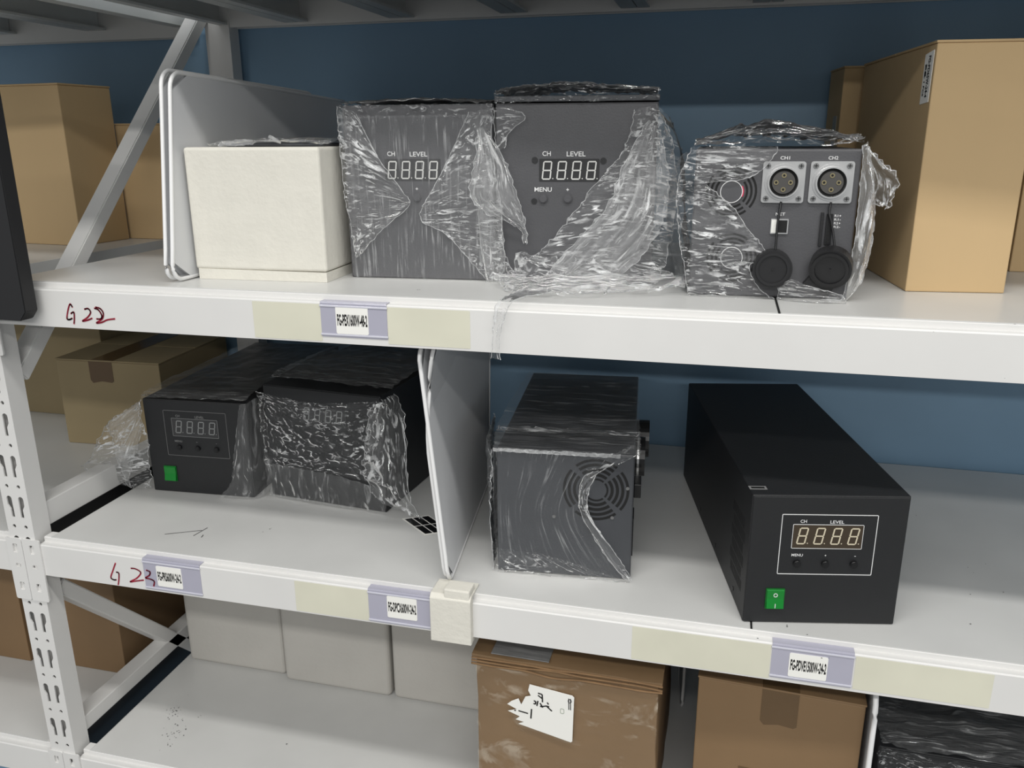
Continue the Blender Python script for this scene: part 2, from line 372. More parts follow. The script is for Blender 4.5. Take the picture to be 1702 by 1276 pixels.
for P in ([(-.591, -.022), (-.597, -.034), (-.603, -.047), (-.599, -.0505), (-.594, -.050)], [(-.592, -.037), (-.588, -.038), (-.589, -.047), (-.592, -.058)],
          [(-.565, -.027), (-.557, -.027), (-.549, -.032), (-.557, -.042), (-.570, -.050), (-.558, -.047), (-.546, -.044)]): stroke('m', P)
stroke('m', [(-.538, -.026), (-.532, -.028), (-.534, -.034), (-.541, -.039), (-.533, -.040), (-.527, -.043), (-.529, -.051)], y=-.0016)

# scuffs and specks on the shelf panels
def scuffs(z, lines, specks, seed):
    bm = bmesh.new(); random.seed(seed)
    for P in lines:
        S = smoothpts([(a, b, 0) for a, b in P], 5)
        for a, b in zip(S, S[1:]):
            d = (b-a).normalized(); n = Vector((-d.y, d.x, 0))*.0007
            bm.faces.new([bm.verts.new((v.x, v.y, z)) for v in (a-n, b-n, b+n, a+n)])
    for x, y, r, k in specks:
        for i in range(k):
            a, b = x+random.gauss(0, r), y+random.gauss(0, r*1.3); q = random.uniform(.0004, .0013)
            bm.faces.new([bm.verts.new((a+q*math.cos(t_+i)*random.uniform(.5, 1.3), b+q*math.sin(t_+i), z)) for t_ in (0, 1.2, 2.5, 3.9, 5.1)])
    return bm_obj('scuff_marks', bm, mat('pencil_grey_scuff', srgb(95, 95, 95), .7), rack)
scuffs(.0009, [[(-.548, .06), (-.50, .085)], [(-.497, .095), (-.502, .066)], [(-.489, .072), (-.487, .064)]], [(-.40, .11, .004, 3), (.36, .02, .02, 8), (.55, .30, .08, 10), (.62, .12, .06, 8)], 3)
scuffs(ZL+.0009, [], [(-.64, .13, .010, 26), (-.60, .08, .012, 34), (-.585, .13, .003, 3), (-.40, .10, .002, 2)], 4)
scuffs(ZU+.0009, [], [(-.12, .06, .001, 2), (.30, .06, .02, 4), (.55, .03, .06, 8)], 5)
# ------------------------------------------------------------------ label holders on the beams
def label_holder(x, z, w_, h_, px0, px1, pz0, pz1, s, label):
    t = thing('label_holder', (x, 0, z), 0, label, 'shelf label', None)
    prism('sleeve', M['lilac'], t, rrect(0, w_, -h_, -.0090, .001), -.0009, -.0001)
    bm = bmesh.new(); add_prism(bm, [(-.0012, -.0095), (-.0003, -.0072), (.0108, -.0070), (.0108, -.0076), (.0004, -.0080), (-.0004, -.0100)], YZ, 0, w_); bm_obj('top_lip', bm, M['lilac'], t)
    for k, zz in (('upper', -.0125), ('lower', -h_+.003)):
        bm = bmesh.new(); add_box(bm, -.001, w_+.001, -.0019, -.0009, zz-.0012, zz+.0012, .0004); bm_obj('lip', bm, M['sleeve'], t)
    p = prism('paper_label', M['paper'], t, rrect(px0, px1, pz0, pz1, .002), -.0016, -.0009)
    c = (pz0+pz1)/2
    text('lettering', s, p, M['blackink'], px0+.0018, px1-.0012, c-.0072, c+.0080, -.00175, weight=.035)
    return t
label_holder(-.2275, ZU, .088, .0515, .0205, .0635, -.047, -.0125, 'FG-PEX1600W-48-2', 'lilac plastic label holder with white code label on the upper shelf edge')
label_holder(-.543, 0, .095, .0570, .022, .064, -.0495, -.0165, 'FG-PRS600W-24-2', 'lilac label holder beside the red handwriting on the middle shelf edge')
label_holder(-.187, 0, .089, .0575, .0275, .0705, -.0470, -.0140, 'FG-DPCX600W-24-2', 'lilac label holder left of the white foam edge block, middle shelf edge')
label_holder(.341, 0, .093, .0550, .0205, .0645, -.0500, -.0175, 'FG-PDVE1500W-24-2', 'lilac label holder below the tall black controller at the right, middle shelf edge')

# ------------------------------------------------------------------ dividers, foam
def divider(P0, P1, P2, P3, thick, label, group, bend=0, r=.02, rimr=.0028):
    """board with rounded corners and a rim; P0 bottom front, P1 top front, P2 top back, P3 bottom back"""
    P0, P1, P2, P3 = map(Vector, (P0, P1, P2, P3)); base = P0.copy()
    t = thing('divider_board', base, 0, label, 'divider', group)
    L = ((P3-P0).length+(P2-P1).length)/2; H = ((P1-P0).length+(P2-P3).length)/2
    nrm = (P3-P0).cross(P1-P0).normalized()
    def f(a, b, d):
        s, u = a/L, b/H; p = (P0*(1-s)+P3*s)*(1-u)+(P1*(1-s)+P2*s)*u
        return p-base+nrm*(d+bend*max(0, (u-.55)/.45)**1.5*(1-s))
    pts = rrect(0, L, 0, H, r)
    # dense face: fan from grid
    bm = bmesh.new(); NU, NV = 16, 12
    for side in (-thick/2, thick/2):
        g = [[bm.verts.new(f(L*i/NU*.994+L*.003, H*j/NV*.99+H*.005, side)) for j in range(NV+1)] for i in range(NU+1)]
        for i in range(NU):
            for j in range(NV):
                if (i in (0, NU-1)) and (j in (0, NV-1)): continue
                bm.faces.new((g[i][j], g[i+1][j], g[i+1][j+1], g[i][j+1])).smooth = True
        for i in (0, NU-1):
            for j in (0, NV-1):
                q = [g[i][j], g[i+1][j], g[i+1][j+1], g[i][j+1]]; dead = g[0 if i == 0 else NU][0 if j == 0 else NV]
                bm.faces.new([v for v in q if v is not dead])
    me = bpy.data.meshes.new('board'); bm.to_mesh(me); bm.free(); link('board', me, M['board'], t)
    bm = bmesh.new(); ring = []
    P = rrect(0, L, 0, H, r, 6); dense = []
    for i in range(len(P)):
        a, b = Vector(P[i]), Vector(P[(i+1) % len(P)]); k = max(1, int((b-a).length/.02))
        dense += [a.lerp(b, j/k) for j in range(k)]
    pts3 = [Vector(f(p.x, p.y, 0)) for p in dense]; pts3.append(pts3[0].copy())
    add_tube(bm, pts3, rimr, 8, caps=False); bm_obj('rim', bm, M['rim'], t, smooth=True)
    return t
divider((-.4575, .032, ZU+.004), (-.459, .079, ZU+.270), (-.456, .605, ZU+.251), (-.456, .605, ZU+.004), .003, 'white divider board with rounded rim, touching the white foam block', 'divider boards')
divider((-.4690, .034, ZU+.004), (-.4735, .081, ZU+.273), (-.474, .50, ZU+.262), (-.472, .50, ZU+.004), .003, 'outer left of the two white divider boards beside the foam block', 'divider boards')
divider((-.0775, .020, .004), (-.108, .018, .328), (-.116, .372, .328), (-.122, .372, .004), .003, 'upright white divider board standing in the foam edge block', 'divider boards')
divider((-.0840, .026, .004), (-.1150, .024, .329), (-.126, .372, .329), (-.130, .372, .004), .003, 'white divider board bent left at its top, behind the upright one', 'divider boards', bend=.024)
divider((.474, .028, ZL+.004), (.4715, .028, ZL+.310), (.4905, .38, ZL+.310), (.4905, .38, ZL+.004), .003, 'white divider board on the lowest shelf between carton and dark wrapped unit', 'divider boards', r=.035, rimr=.0035)
divider((.234, .345, ZL+.004), (.234, .345, ZL+.300), (.225, .46, ZL+.300), (.225, .43, ZL+.004), .003, 'grey shaded divider board between the two brown cartons on the lowest shelf', 'divider boards')

t = thing('foam_edge_block', (-.0945, 0, 0), 0, 'cream foam block clipped over the middle shelf edge at the divider foot', 'foam block')
bm = bmesh.new(); add_prism(bm, [(-.011, -.067), (-.011, -.002), (-.006, .0035), (.030, .004), (.030, .0008), (-.0006, .0004), (-.0006, -.0615), (.029, -.0615), (.029, -.067)], YZ, 0, .0565)
bmesh.ops.bevel(bm, geom=[e for e in bm.edges], offset=.0008, segments=1, affect='EDGES'); bm_obj('body', bm, M['foam'], t)
box('raised_pad', M['foam'], t, .0195, .055, -.0095, .016, -.004, .0125, .002)

def foam_box(name, loc, a, w_, h_, d_, label, cat, m='foam', bev=.003, group=None):
    t = thing(name, loc, a, label, cat, group)
    return t
t = thing('foam_block', (-.4515, .076, ZU+.0006), .045, 'large cream foam block in front of the rimmed divider boards, upper shelf', 'foam block')
bm = bmesh.new(); add_box(bm, 0, .193, 0, .20, .0135, .1745, .004, 3); bm_obj('body', bm, M['foam'], t)
bm = bmesh.new(); add_prism(bm, [(.004, .0), (.1925, -.0), (.1925, .0128), (.02, .0142), (.004, .0145)], XZ, .0005, .20); bm_obj('base_slab', bm, M['foam'], t)
box('grey_device_top', M['devm'], t, .045, .185, .030, .19, .1745, .1790, .002)
film('plastic_wrap', t, [[(.03, .012, .176), (.12, .012, .180), (.19, .02, .176)], [(.03, .10, .1815), (.12, .10, .183), (.19, .10, .181)], [(.03, .19, .181), (.12, .19, .183), (.19, .19, .181)]], M['film'], .003, 71, 50, 30, out=(0, 0, 1))
film('plastic_wrap', t, [[(.050, .006, .1752), (.085, .006, .1758), (.098, .008, .176)], [(.052, .012, .1795), (.085, .012, .1825), (.1, .014, .179)]], M['filmheavy'], .002, 72, 30, 8, out=(0, 0, 1))
bm = bmesh.new(); add_tube(bm, [(.112, .03, .187), (.122, .022, .1835), (.135, .012, .180)], [.0028, .0032, .0015], 8); bm_obj('film_roll', bm, M['filmheavy'], t)

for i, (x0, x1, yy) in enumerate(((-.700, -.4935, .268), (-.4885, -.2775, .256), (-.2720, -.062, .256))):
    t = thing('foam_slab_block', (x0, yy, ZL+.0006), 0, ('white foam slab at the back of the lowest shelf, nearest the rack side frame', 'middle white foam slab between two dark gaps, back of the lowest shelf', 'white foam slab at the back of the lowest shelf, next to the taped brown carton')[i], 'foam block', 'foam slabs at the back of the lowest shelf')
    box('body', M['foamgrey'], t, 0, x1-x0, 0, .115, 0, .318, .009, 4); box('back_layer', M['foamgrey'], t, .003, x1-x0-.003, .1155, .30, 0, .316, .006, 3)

# ------------------------------------------------------------------ cartons
def carton(loc, a, w_, d_, h_, label, m='card', tape=None, lid=True, group=None, tilt=0):
    t = thing('cardboard_box', loc, a, label, 'box', group)
    bm = bmesh.new(); add_box(bm, 0, w_, 0, d_, 0, h_-(.003 if lid else 0), .0015); bm_obj('body', bm, M[m], t)
    if lid:
        for k, (y0, y1) in enumerate(((-.0008, d_/2-.001), (d_/2+.001, d_+.0008))):
            bm = bmesh.new(); add_box(bm, -.0010, w_+.0010, y0, y1, h_-.0028, h_, .0008); bm_obj('flap', bm, M[m], t)
        bm = bmesh.new(); add_box(bm, .001, w_-.001, .001, d_-.001, h_-.0034, h_-.0026); bm_obj('flap_edge', bm, M['cardedge'], t)
    return t
def front_tape(t, x0, x1, z0, z1, d=.0, over=None, h=None):
    pts = [(x0, z1), (x1, z1), (x1, z0+.003), (x1-.004, z0), (x0+(x1-x0)*.5, z0+.002), (x0+.005, z0-.002), (x0, z0+.004)]
    prism('packing_tape', M['tape'], t, pts, -.0006, -.0001)
    if over: box('packing_tape', M['tape'], t, x0, x1, -.0006, over, h+.0001, h+.0006)

# big one at the right, leaning label side
t = carton((.4728, .1807, ZU+.0006), .0997, .1138, .325, .2885, 'tall tan carton with a white code sticker on its side, upper shelf right')
side = lambda y, z, d=0: (-.0006-d, y, z)
lb = prism('code_sticker', M['paper'], t, [(.006, .222), (.036, .220), (.036, .276), (.006, .279)], -.0007, -.0001, fn=YZ)
rot = lambda y0, z0, k=1: (lambda a, b: (-.0009, y0+b, z0-a))
text('lettering', 'FG-PD65W-24-4', lb, M['blackink'], 0, .046, 0, .0085, 0, fn=lambda a, b: (-.0010, .0215-b, .2735-a), weight=.03)
text('lettering', '数量: 1 PCS', lb, M['blackink'], 0, .036, 0, .0065, 0, fn=lambda a, b: (-.0010, .0315-b, .2650-a), weight=.025)
for o in lb.children: pass
t = carton((.4145, .522, ZU+.0006), .10, .135, .098, .2875, 'tan carton half hidden behind the tall stickered carton', m='card')
prism('side_sticker', mat('grey_sticker', srgb(170, 165, 155), .5), t, [(.02, .150), (.045, .150), (.045, .215), (.02, .215)], -.0006, -.0001, fn=YZ)
carton((.6445, .3800, ZU+.0006), .02, .2, .2, .30, 'tan carton cut off by the right edge behind the stickered carton')
# left bay, upper
carton((-1.187, .376, ZU+.0006), -.080, .310, .118, .2790, 'large tan carton on the upper shelf of the left bay, near the black panel')
carton((-.8735, .474, ZU+.0006), .0, .128, .12, .2135, 'smaller tan carton in the left bay beside the white divider boards, upper shelf')
# left bay, middle
t = carton((-.9897, .3635, .0006), .0545, .2219, .245, .1738, 'tan carton with dark tape on the middle shelf, behind the green switch controller', m='cardpale')
front_tape(t, .072, .122, .130, .1735); box('packing_tape', M['tape'], t, .078, .125, -.0004, .244, .1739, .1744)
t = carton((-1.356, .508, .0006), .0, .350, .118, .31, 'wide tan carton with a small white sticker, back of the left bay middle shelf', m='cardpale')
lb = prism('code_sticker', M['paper'], t, rrect(.105, .128, .004, .050, .001), -.0007, -.0001)
text('lettering', 'PCS-24', lb, M['blackink'], 0, .036, 0, .010, 0, fn=lambda a, b: (.113+b, -.0009, .045-a), weight=.012)
# left bay, lowest
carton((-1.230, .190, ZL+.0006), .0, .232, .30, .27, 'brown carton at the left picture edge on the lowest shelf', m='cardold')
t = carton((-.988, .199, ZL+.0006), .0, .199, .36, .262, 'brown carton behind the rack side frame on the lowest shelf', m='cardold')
# lowest shelf right bay
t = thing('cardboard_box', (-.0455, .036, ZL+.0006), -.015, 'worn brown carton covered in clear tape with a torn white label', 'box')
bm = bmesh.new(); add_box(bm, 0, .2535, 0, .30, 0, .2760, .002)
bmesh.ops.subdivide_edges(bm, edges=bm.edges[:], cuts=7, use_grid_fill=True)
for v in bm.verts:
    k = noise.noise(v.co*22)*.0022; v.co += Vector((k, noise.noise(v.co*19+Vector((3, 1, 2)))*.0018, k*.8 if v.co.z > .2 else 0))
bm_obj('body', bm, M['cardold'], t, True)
for k, (y0, y1) in enumerate(((-.003, .149), (.151, .302))):
    bm = bmesh.new(); add_box(bm, -.006, .2575, y0, y1, .2785, .2825, .0006); bmesh.ops.subdivide_edges(bm, edges=bm.edges[:], cuts=8, use_grid_fill=True)
    for v in bm.verts: v.co.z += noise.noise(v.co*28+Vector((k, 0, 0)))*.0045+(-.003 if v.co.y < .01 else 0)
    bm_obj('flap', bm, M['cardold'], t, True)
bm = bmesh.new()
for j in range(3):
    add_tube(bm, smoothpts([(x, -.003-.001*j, .2755-.005*j+noise.noise(Vector((x*40, j*3, 0)))*.005) for x in (-.006, .03, .07, .11, .15, .19, .23, .258)]), .0016, 6)
tag(bm_obj('crushed_edge', bm, M['cardedge'], t, True), 'crushed torn edge under the flap')
film('clear_tape', t, [[(.0, -.0015, .270), (.125, -.0015, .266), (.253, -.0015, .270)], [(.0, -.0012, .16), (.125, -.002, .15), (.253, -.0012, .16)], [(.0, -.001, .03), (.125, -.001, .03), (.253, -.001, .03)]], film_mat('clear_box_tape', .03, .42, 12, 22, .3, (.70, .60, .47, 1), ramp=(.53, .62)), .0018, 12, 60, 60, fr=(20, 40), jit=.0005)
box('packing_tape', mat('silver_tape', srgb(150, 150, 150), .35, metal=.3, var=.3, vscale=30, stretch=(1, 12, 1)), t, .022, .104, -.002, .05, .2835, .2850)
bm = bmesh.new(); pts = [(.078, .2310), (.138, .2240), (.1405, .2215), (.1390, .1500), (.1370, .1480), (.062, .1635), (.070, .1680), (.058, .1700), (.064, .1760), (.047, .1820), (.060, .1870), (.046, .1930), (.052, .1990), (.062, .2050), (.066, .1960), (.072, .2100), (.080, .2130), (.076, .2210)]
add_prism(bm, pts, XZ, -.0062, -.0055); lb = bm_obj('torn_label', bm, M['paper'], t); lb.location.z = .016
def pen(par, P, r, y): 
    bm = bmesh.new()
    for s in P:
        for a, b in zip(s, s[1:]):
            a = Vector((a[0], 0, a[1])); b = Vector((b[0], 0, b[1])); d = (b-a).normalized(); n = Vector((-d.z, 0, d.x))*r
            bm.faces.new([bm.verts.new((v.x, y, v.z)) for v in (a-n, b-n, b+n, a+n)])
    return bm_obj('handwriting', bm, M['blackink'], par)
pen(lb, [[(.090, .2195), (.096, .2185)], [(.090, .2160), (.096, .2120)], [(.096, .2185), (.0965, .2060)], [(.0900, .2070), (.0885, .1985)], [(.0930, .2040), (.0960, .1990), (.1020, .2010), (.1060, .2005)], [(.1020, .2010), (.1100, .1940)], [(.1030, .2070), (.1050, .2040)], [(.0840, .2060), (.0870, .2055), (.0865, .2010), (.0835, .2015)], [(.0930, .1990), (.0975, .1980)], [(.0810, .1920), (.0800, .1760)], [(.0620, .1855), (.0760, .1835)], [(.0560, .1850), (.0585, .1850)]], .0010, -.0066)
pen(lb, [[(.133, .2190), (.1335, .2010)], [(.1355, .2190), (.136, .2010)]], .0006, -.0066)
frame_line('stamp', M['blackink'], lb, .1320, .1372, .2120, .2180, .0006, .0024, -.0067, -.0063)
frame_line('stamp', mat('faint_stamp', srgb(150, 160, 145), .6), lb, .1215, .1270, .1930, .2010, .0006, .0016, -.0067, -.0063)

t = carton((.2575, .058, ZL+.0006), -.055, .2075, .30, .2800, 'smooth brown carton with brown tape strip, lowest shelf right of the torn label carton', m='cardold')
front_tape(t, .082, .128, .225, .2800, over=.29, h=.2800); front_tape(t, .060, .108, .120, .150)

# ------------------------------------------------------------------ controller units
SEG = {'a': ((0, 1), (1, 1)), 'g': ((0, .5), (1, .5)), 'd': ((0, 0), (1, 0)), 'f': ((0, .5), (0, 1)), 'b': ((1, .5), (1, 1)), 'e': ((0, 0), (0, .5)), 'c': ((1, 0), (1, .5))}
def digit(par, x, z, w_, h_, m, y, slant=.16, th=.00085):
    bm = bmesh.new()
    for k, ((ax, az), (bx, bz)) in SEG.items():
        f = lambda u, v: Vector((x+u*w_+v*h_*slant, 0, z+v*h_))
        a, b = f(ax, az), f(bx, bz); d = (b-a).normalized(); n = Vector((-d.z, 0, d.x))*th; a2 = a+d*th*.9; b2 = b-d*th*.9
        P = [a+d*th*.15, a2-n, b2-n, b-d*th*.15, b2+n, a2+n]
        A = [bm.verts.new((p.x, y, p.z)) for p in P]; bm.faces.new(A)
    bm.faces.new([bm.verts.new((px, y, pz)) for px, pz in circ(x+w_+.0036, z+.0006, th*.9, 10)])
    return bm_obj('digit', bm, m, par)
def switch(t, x0, x1, z0, z1, plain=False):
    s = prism('power_switch', M['greend'], t, rrect(x0-.0012, x1+.0012, z0-.0012, z1+.0012, .001), -.0016, .001)
    zc = (z0+z1)/2
    bm = bmesh.new(); add_prism(bm, [(-.0018, z0), (-.0052, z0+.001), (-.0026, zc), (-.0030, z1-.001), (-.0016, z1), (0, z1), (0, z0)], YZ, x0, x1)
    r = bm_obj('rocker', bm, M['green'], s)
    xc = (x0+x1)/2
    if not plain:
        bm = bmesh.new(); add_ring(bm, circ(xc, zc+.0058, .0026, 20), circ(xc, zc+.0058, .0018, 20), XZ, -.0036, -.0031); bm_obj('mark', bm, M['ink'], r)
        bm = bmesh.new(); add_box(bm, xc-.0004, xc+.0004, -.0055, -.0045, z0+.0020, z0+.0075); bm_obj('mark', bm, M['ink'], r)
def vents(t, x, y0, z0):
    bm = bmesh.new()
    for r in range(6):
        for k in range(15):
            y = y0+k*.0042+(r % 2)*.006; z = z0+r*.0165
            P = [(y, z), (y+.0017, z+.0006), (y+.0017, z+.0145), (y, z+.0139)]
            add_prism(bm, P, YZ, x-.0002, x+.001)
    return bm_obj('vent_slots', bm, M['hole'], t)
def button(t, x, z, r=.0046, y=-.0042, m='black'):
    bm = bmesh.new(); add_prism(bm, circ(x, z, r, 24), XZ, y, .001); bmesh.ops.bevel(bm, geom=[e for e in bm.edges if all(abs(v.co.y-y) < 1e-5 for v in e.verts)], offset=.0012, segments=3, affect='EDGES')
    return bm_obj('button', bm, M[m], t, False)
def controller_front(t, dim=False):
    frame_line('outline', M['ink'] if not dim else M['inkdim'], t, .0362, .1492, .0680, .1478, .0008 if not dim else .0005, .0015, -.0006, .0002)
    d = prism('display', M['lcd'] if not dim else M['lcdg'], t, rrect(.0505, .1330, .1035, .1345, .001), -.0008, .0005)
    frame_line('display_frame', M['ink'] if not dim else M['segdim'], d, .0500, .1335, .1030, .1350, .0006, .0012, -.0010, -.0006)
    for k in range(4): digit(d, .0560+.0201*k, .1095, .0092, .0205, M['seg'] if not dim else M['segdim'], -.00095)
    im = M['ink'] if not dim else M['inkdim']
    text('lettering', 'CH', t, im, .0583, .0658, .1367, .1408, -.0005, weight=.01)
    text('lettering', 'LEVEL', t, im, .0934, .1097, .1362, .1403, -.0005, weight=.01)
    text('lettering', 'MENU', t, im, .0516, .0650, .0922, .0958, -.0005, weight=.01)
    text('lettering', '+', t, im, .0910, .0930, .0930, .0950, -.0005, weight=.02)
    text('lettering', '-', t, im, .1262, .1282, .0932, .0938, -.0005, weight=.02)
    for x in (.0588, .0925, .1265): button(t, x, .0832)
    switch(t, .0262, .0468, .0218, .0472, plain=dim)
M['inkdim'] = mat('dim_print', srgb(125, 125, 125), .5)
M['segdim'] = mat('dim_segment', srgb(128, 130, 130), .5)
def shell(t, w_, d_, h_, m, seam=True):
    bm = bmesh.new(); add_box(bm, 0, w_, .0015, d_, 0, h_, .0016, 2); b = bm_obj('case', bm, M[m], t)
    bm = bmesh.new(); add_box(bm, .0012, w_-.0012, -.0001, .004, .0012, h_-.0016, .0008, 2); f = bm_obj('front_panel', bm, M[m], t)
    return b, f
def fan(t, x, z, rs, m, hub=.0, screws=True, disc=None, ring=None):
    g = bmesh.new()
    for (r0, r1) in rs:
        for q in range(4):
            a0 = q*math.pi/2+math.pi/4+.10; a1 = a0+math.pi/2-.20
            O = circ(x, z, r1, 12, a0, a1, False); I = circ(x, z, r0, 12, a0, a1, False)[::-1]
            add_prism(g, O+I, XZ, -.0004, .001)
    o = bm_obj('fan_grille', g, M['hole'], t)
    return o
# right: unwrapped black controller
t = thing('controller_unit', (.3052, .0233, .0006), .2077, 'long black controller with bright four digit display, right end of the middle shelf', 'controller')
shell(t, .185, .4665, .1717, 'dev'); controller_front(t); vents(t, 0, .022, .030)
lb = prism('serial_sticker', M['inkdim'], t, [(.0, .0165), (.021, .0165), (.021, .0265), (.0, .0265)], .17175, .1720, fn=XY)
prism('sticker_print', M['blackink'], lb, [(.0025, .019), (.0185, .019), (.0185, .024), (.0025, .024)], .1720, .1721, fn=XY)
for yy in (.06, .18, .30):
    bm = bmesh.new(); add_prism(bm, circ(yy, .012, .003, 12), YZ, -.0008, .001); bm_obj('screw', bm, M['black'], t)

# lower left A: green switch, half unwrapped
t = thing('controller_unit', (-.6707, .1997, .0006), .0654, 'black controller with green switch and torn side film, left on the middle shelf', 'controller', 'wrapped controllers')
shell(t, .1856, .40, .1656, 'dev'); controller_front(t, True)
film('plastic_wrap', t, [[(.180, -.004, .166), (.190, .01, .168), (.196, .04, .170)], [(.168, -.004, .115), (.188, -.003, .115), (.205, .03, .12)], [(.158, -.004, .07), (.188, -.004, .06), (.214, .03, .06)], [(.150, -.004, .03), (.188, -.004, .03), (.212, .03, .02)], [(.128, -.004, .002), (.187, -.004, .002), (.205, .03, .003)]], M['filmdark'], .004, 3, 40, 60, swap=True)
film('plastic_wrap', t, [[(-.002, .0, .166), (.09, .0, .169), (.188, .0, .169)], [(-.006, .06, .172), (.09, .06, .176), (.188, .06, .178)], [(-.004, .38, .170), (.09, .38, .172), (.188, .38, .172)]], M['filmthin'], .003, 4, 50, 50, out=(0, 0, 1))
film('plastic_wrap', t, [[(-.002, .002, .165), (-.012, .010, .150), (-.030, .02, .140)], [(-.001, -.001, .125), (-.04, .0, .112), (-.072, .01, .118)], [(0, -.001, .075), (-.06, -.004, .065), (-.108, .0, .055)], [(-.001, .0, .035), (-.06, .0, .030), (-.135, .01, .032)], [(-.001, .0, .010), (-.040, .0, .004), (-.085, .01, .022)]], M['film'], .010, 5, 80, 70, fr=(18, 40), jit=.006)
film('plastic_wrap', t, [[(-.003, .0, .162), (-.055, -.002, .128), (-.068, .0, .118)], [(-.001, -.004, .14), (-.040, -.006, .09), (-.058, -.004, .075)], [(-.001, -.004, .11), (-.032, -.006, .04), (-.042, -.004, .002)]], M['filmheavy'], .007, 6, 50, 50, fr=(20, 90), jit=.004)

# lower left B: fully wrapped
t = thing('controller_unit', (-.4634, .2318, .0006), -.1015, 'black controller wrapped in crinkled clear film, left of the leaning divider board', 'controller', 'wrapped controllers')
shell(t, .2172, .385, .1958, 'dev')
d = prism('display', M['lcdg'], t, rrect(.070, .155, .138, .168, .001), -.0008, .0005)
for k in range(4): digit(d, .0755+.0201*k, .1435, .0092, .0205, M['segdim'], -.00095)
film('plastic_wrap', t, [[(-.008, -.002, .184), (.10, -.005, .176), (.222, -.002, .190)], [(-.004, -.005, .13), (.10, -.007, .12), (.222, -.005, .13)], [(-.002, -.004, .055), (.10, -.006, .06), (.222, -.004, .05)]], M['filmcrinkle'], .0045, 8, 150, 120, fr=(60, 110))
film('plastic_wrap', t, [[(-.002, -.004, .060), (.10, -.006, .058), (.222, -.004, .045)], [(-.002, -.004, .03), (.10, -.006, .03), (.222, -.004, .02)], [(-.001, -.003, .002), (.10, -.004, .002), (.221, -.003, .002)]], M['filmdark'], .004, 9, 80, 40, fr=(30, 60), swap=True)
film('plastic_wrap', t, [[(.205, -.004, .180), (.228, .0, .195), (.236, .02, .20)], [(.195, -.006, .12), (.235, -.003, .14), (.250, .02, .15)], [(.190, -.006, .07), (.240, -.004, .06), (.262, .01, .04)], [(.205, -.006, .03), (.250, -.002, .01), (.285, .0, .003)]], M['film'], .010, 10, 60, 70, fr=(30, 60), jit=.005, swap=True)
film('plastic_wrap', t, [[(-.004, .03, .197), (.10, .015, .203), (.220, .03, .198)], [(-.008, .10, .203), (.10, .10, .206), (.225, .10, .206)], [(-.004, .37, .199), (.10, .37, .201), (.220, .37, .199)]], M['filmdark'], .004, 11, 50, 50, out=(0, 0, 1))

# middle: fan unit
t = thing('fan_unit', (-.0245, .0759, .0006), .0915, 'slate grey unit with round fan grille under clear film, middle shelf centre', 'power unit')
shell(t, .1835, .3755, .181, 'devm')
fan(t, .1338, .1300, [(.014, .0165), (.0195, .0235), (.0265, .0305), (.0335, .0375), (.0405, .0440)], 'hole')
for x, z in ((.1754, .1349), (.1564, .0915), (.0783, .088)):
    bm = bmesh.new(); add_prism(bm, circ(x, z, .0024, 14), XZ, -.0016, .001); bm_obj('screw', bm, M['screw'], t)
box('power_socket', M['black'], t, .1835, .193, .030, .062, .108, .128, .001); box('side_plate', M['black'], t, .1835, .1850, .012, .05, .03, .085, .0005)
bm = bmesh.new()
add_prism(bm, circ(.105, .140, .028, 28), YZ, .1835, .197); c = bm_obj('side_connector', bm, M['black'], t, False)
bm = bmesh.new(); add_ring(bm, circ(.105, .140, .029, 28), circ(.105, .140, .0255, 28), YZ, .186, .189); bm_obj('connector_ring', bm, M['steel'], c)
bm = bmesh.new(); add_prism(bm, circ(.180, .140, .028, 28), YZ, .1835, .203); bm_obj('side_connector', bm, M['black'], t)
film('plastic_wrap', t, [[(-.004, -.004, .182), (.09, -.005, .1815), (.160, -.004, .181)], [(-.004, -.004, .150), (.08, -.005, .155), (.140, -.004, .162)], [(-.004, -.004, .10), (.06, -.005, .10), (.122, -.004, .10)], [(-.003, -.004, .05), (.07, -.004, .05), (.150, -.004, .045)], [(-.001, -.003, .002), (.09, -.004, .002), (.184, -.003, .002)]], M['filmclear'], .0022, 21, 80, 90, swap=True, fr=(15, 110))
film('plastic_wrap', t, [[(.0, -.005, .038), (.06, -.006, .034), (.11, -.005, .025)], [(.0, -.005, .014), (.09, -.005, .014), (.14, -.005, .012)], [(.0, -.004, .001), (.09, -.005, .001), (.184, -.004, .001)]], M['filmcrinkle'], .005, 22, 90, 30, fr=(80, 60))
film('plastic_wrap', t, [[(.130, -.006, .160), (.142, -.009, .162), (.150, -.006, .168)], [(.116, -.006, .148), (.124, -.010, .150), (.134, -.006, .154)], [(.112, -.006, .125), (.117, -.010, .125), (.124, -.006, .126)], [(.114, -.006, .100), (.119, -.010, .098), (.126, -.006, .098)], [(.136, -.006, .06), (.142, -.010, .06), (.150, -.006, .060)], [(.162, -.006, .022), (.168, -.010, .022), (.176, -.006, .022)], [(.180, -.005, .003), (.183, -.007, .003), (.186, -.005, .003)]], M['film'], .003, 23, 24, 90, swap=True)
film('plastic_wrap', t, [[(-.004, -.0045, .1790), (.09, -.0055, .1785), (.165, -.0045, .1780)], [(-.004, -.004, .1835), (.09, -.004, .1835), (.165, -.004, .1830)]], M['filmedge'], .0012, 27, 80, 6, out=(0, -.6, .6), fr=(40, 60), jit=.001)  # pale strip added as the highlight line along the front top fold
film('plastic_wrap', t, [[(-.006, .050, .1885), (.09, .052, .1875), (.186, .050, .1880)], [(-.007, .058, .1900), (.09, .058, .1890), (.187, .058, .1895)], [(-.008, .070, .1890), (.09, .068, .1880), (.188, .070, .1885)]], M['film'], .003, 28, 90, 14, out=(0, -.4, .8), fr=(30, 80), jit=.002)  # second strip added for a highlight line, on the fold further back
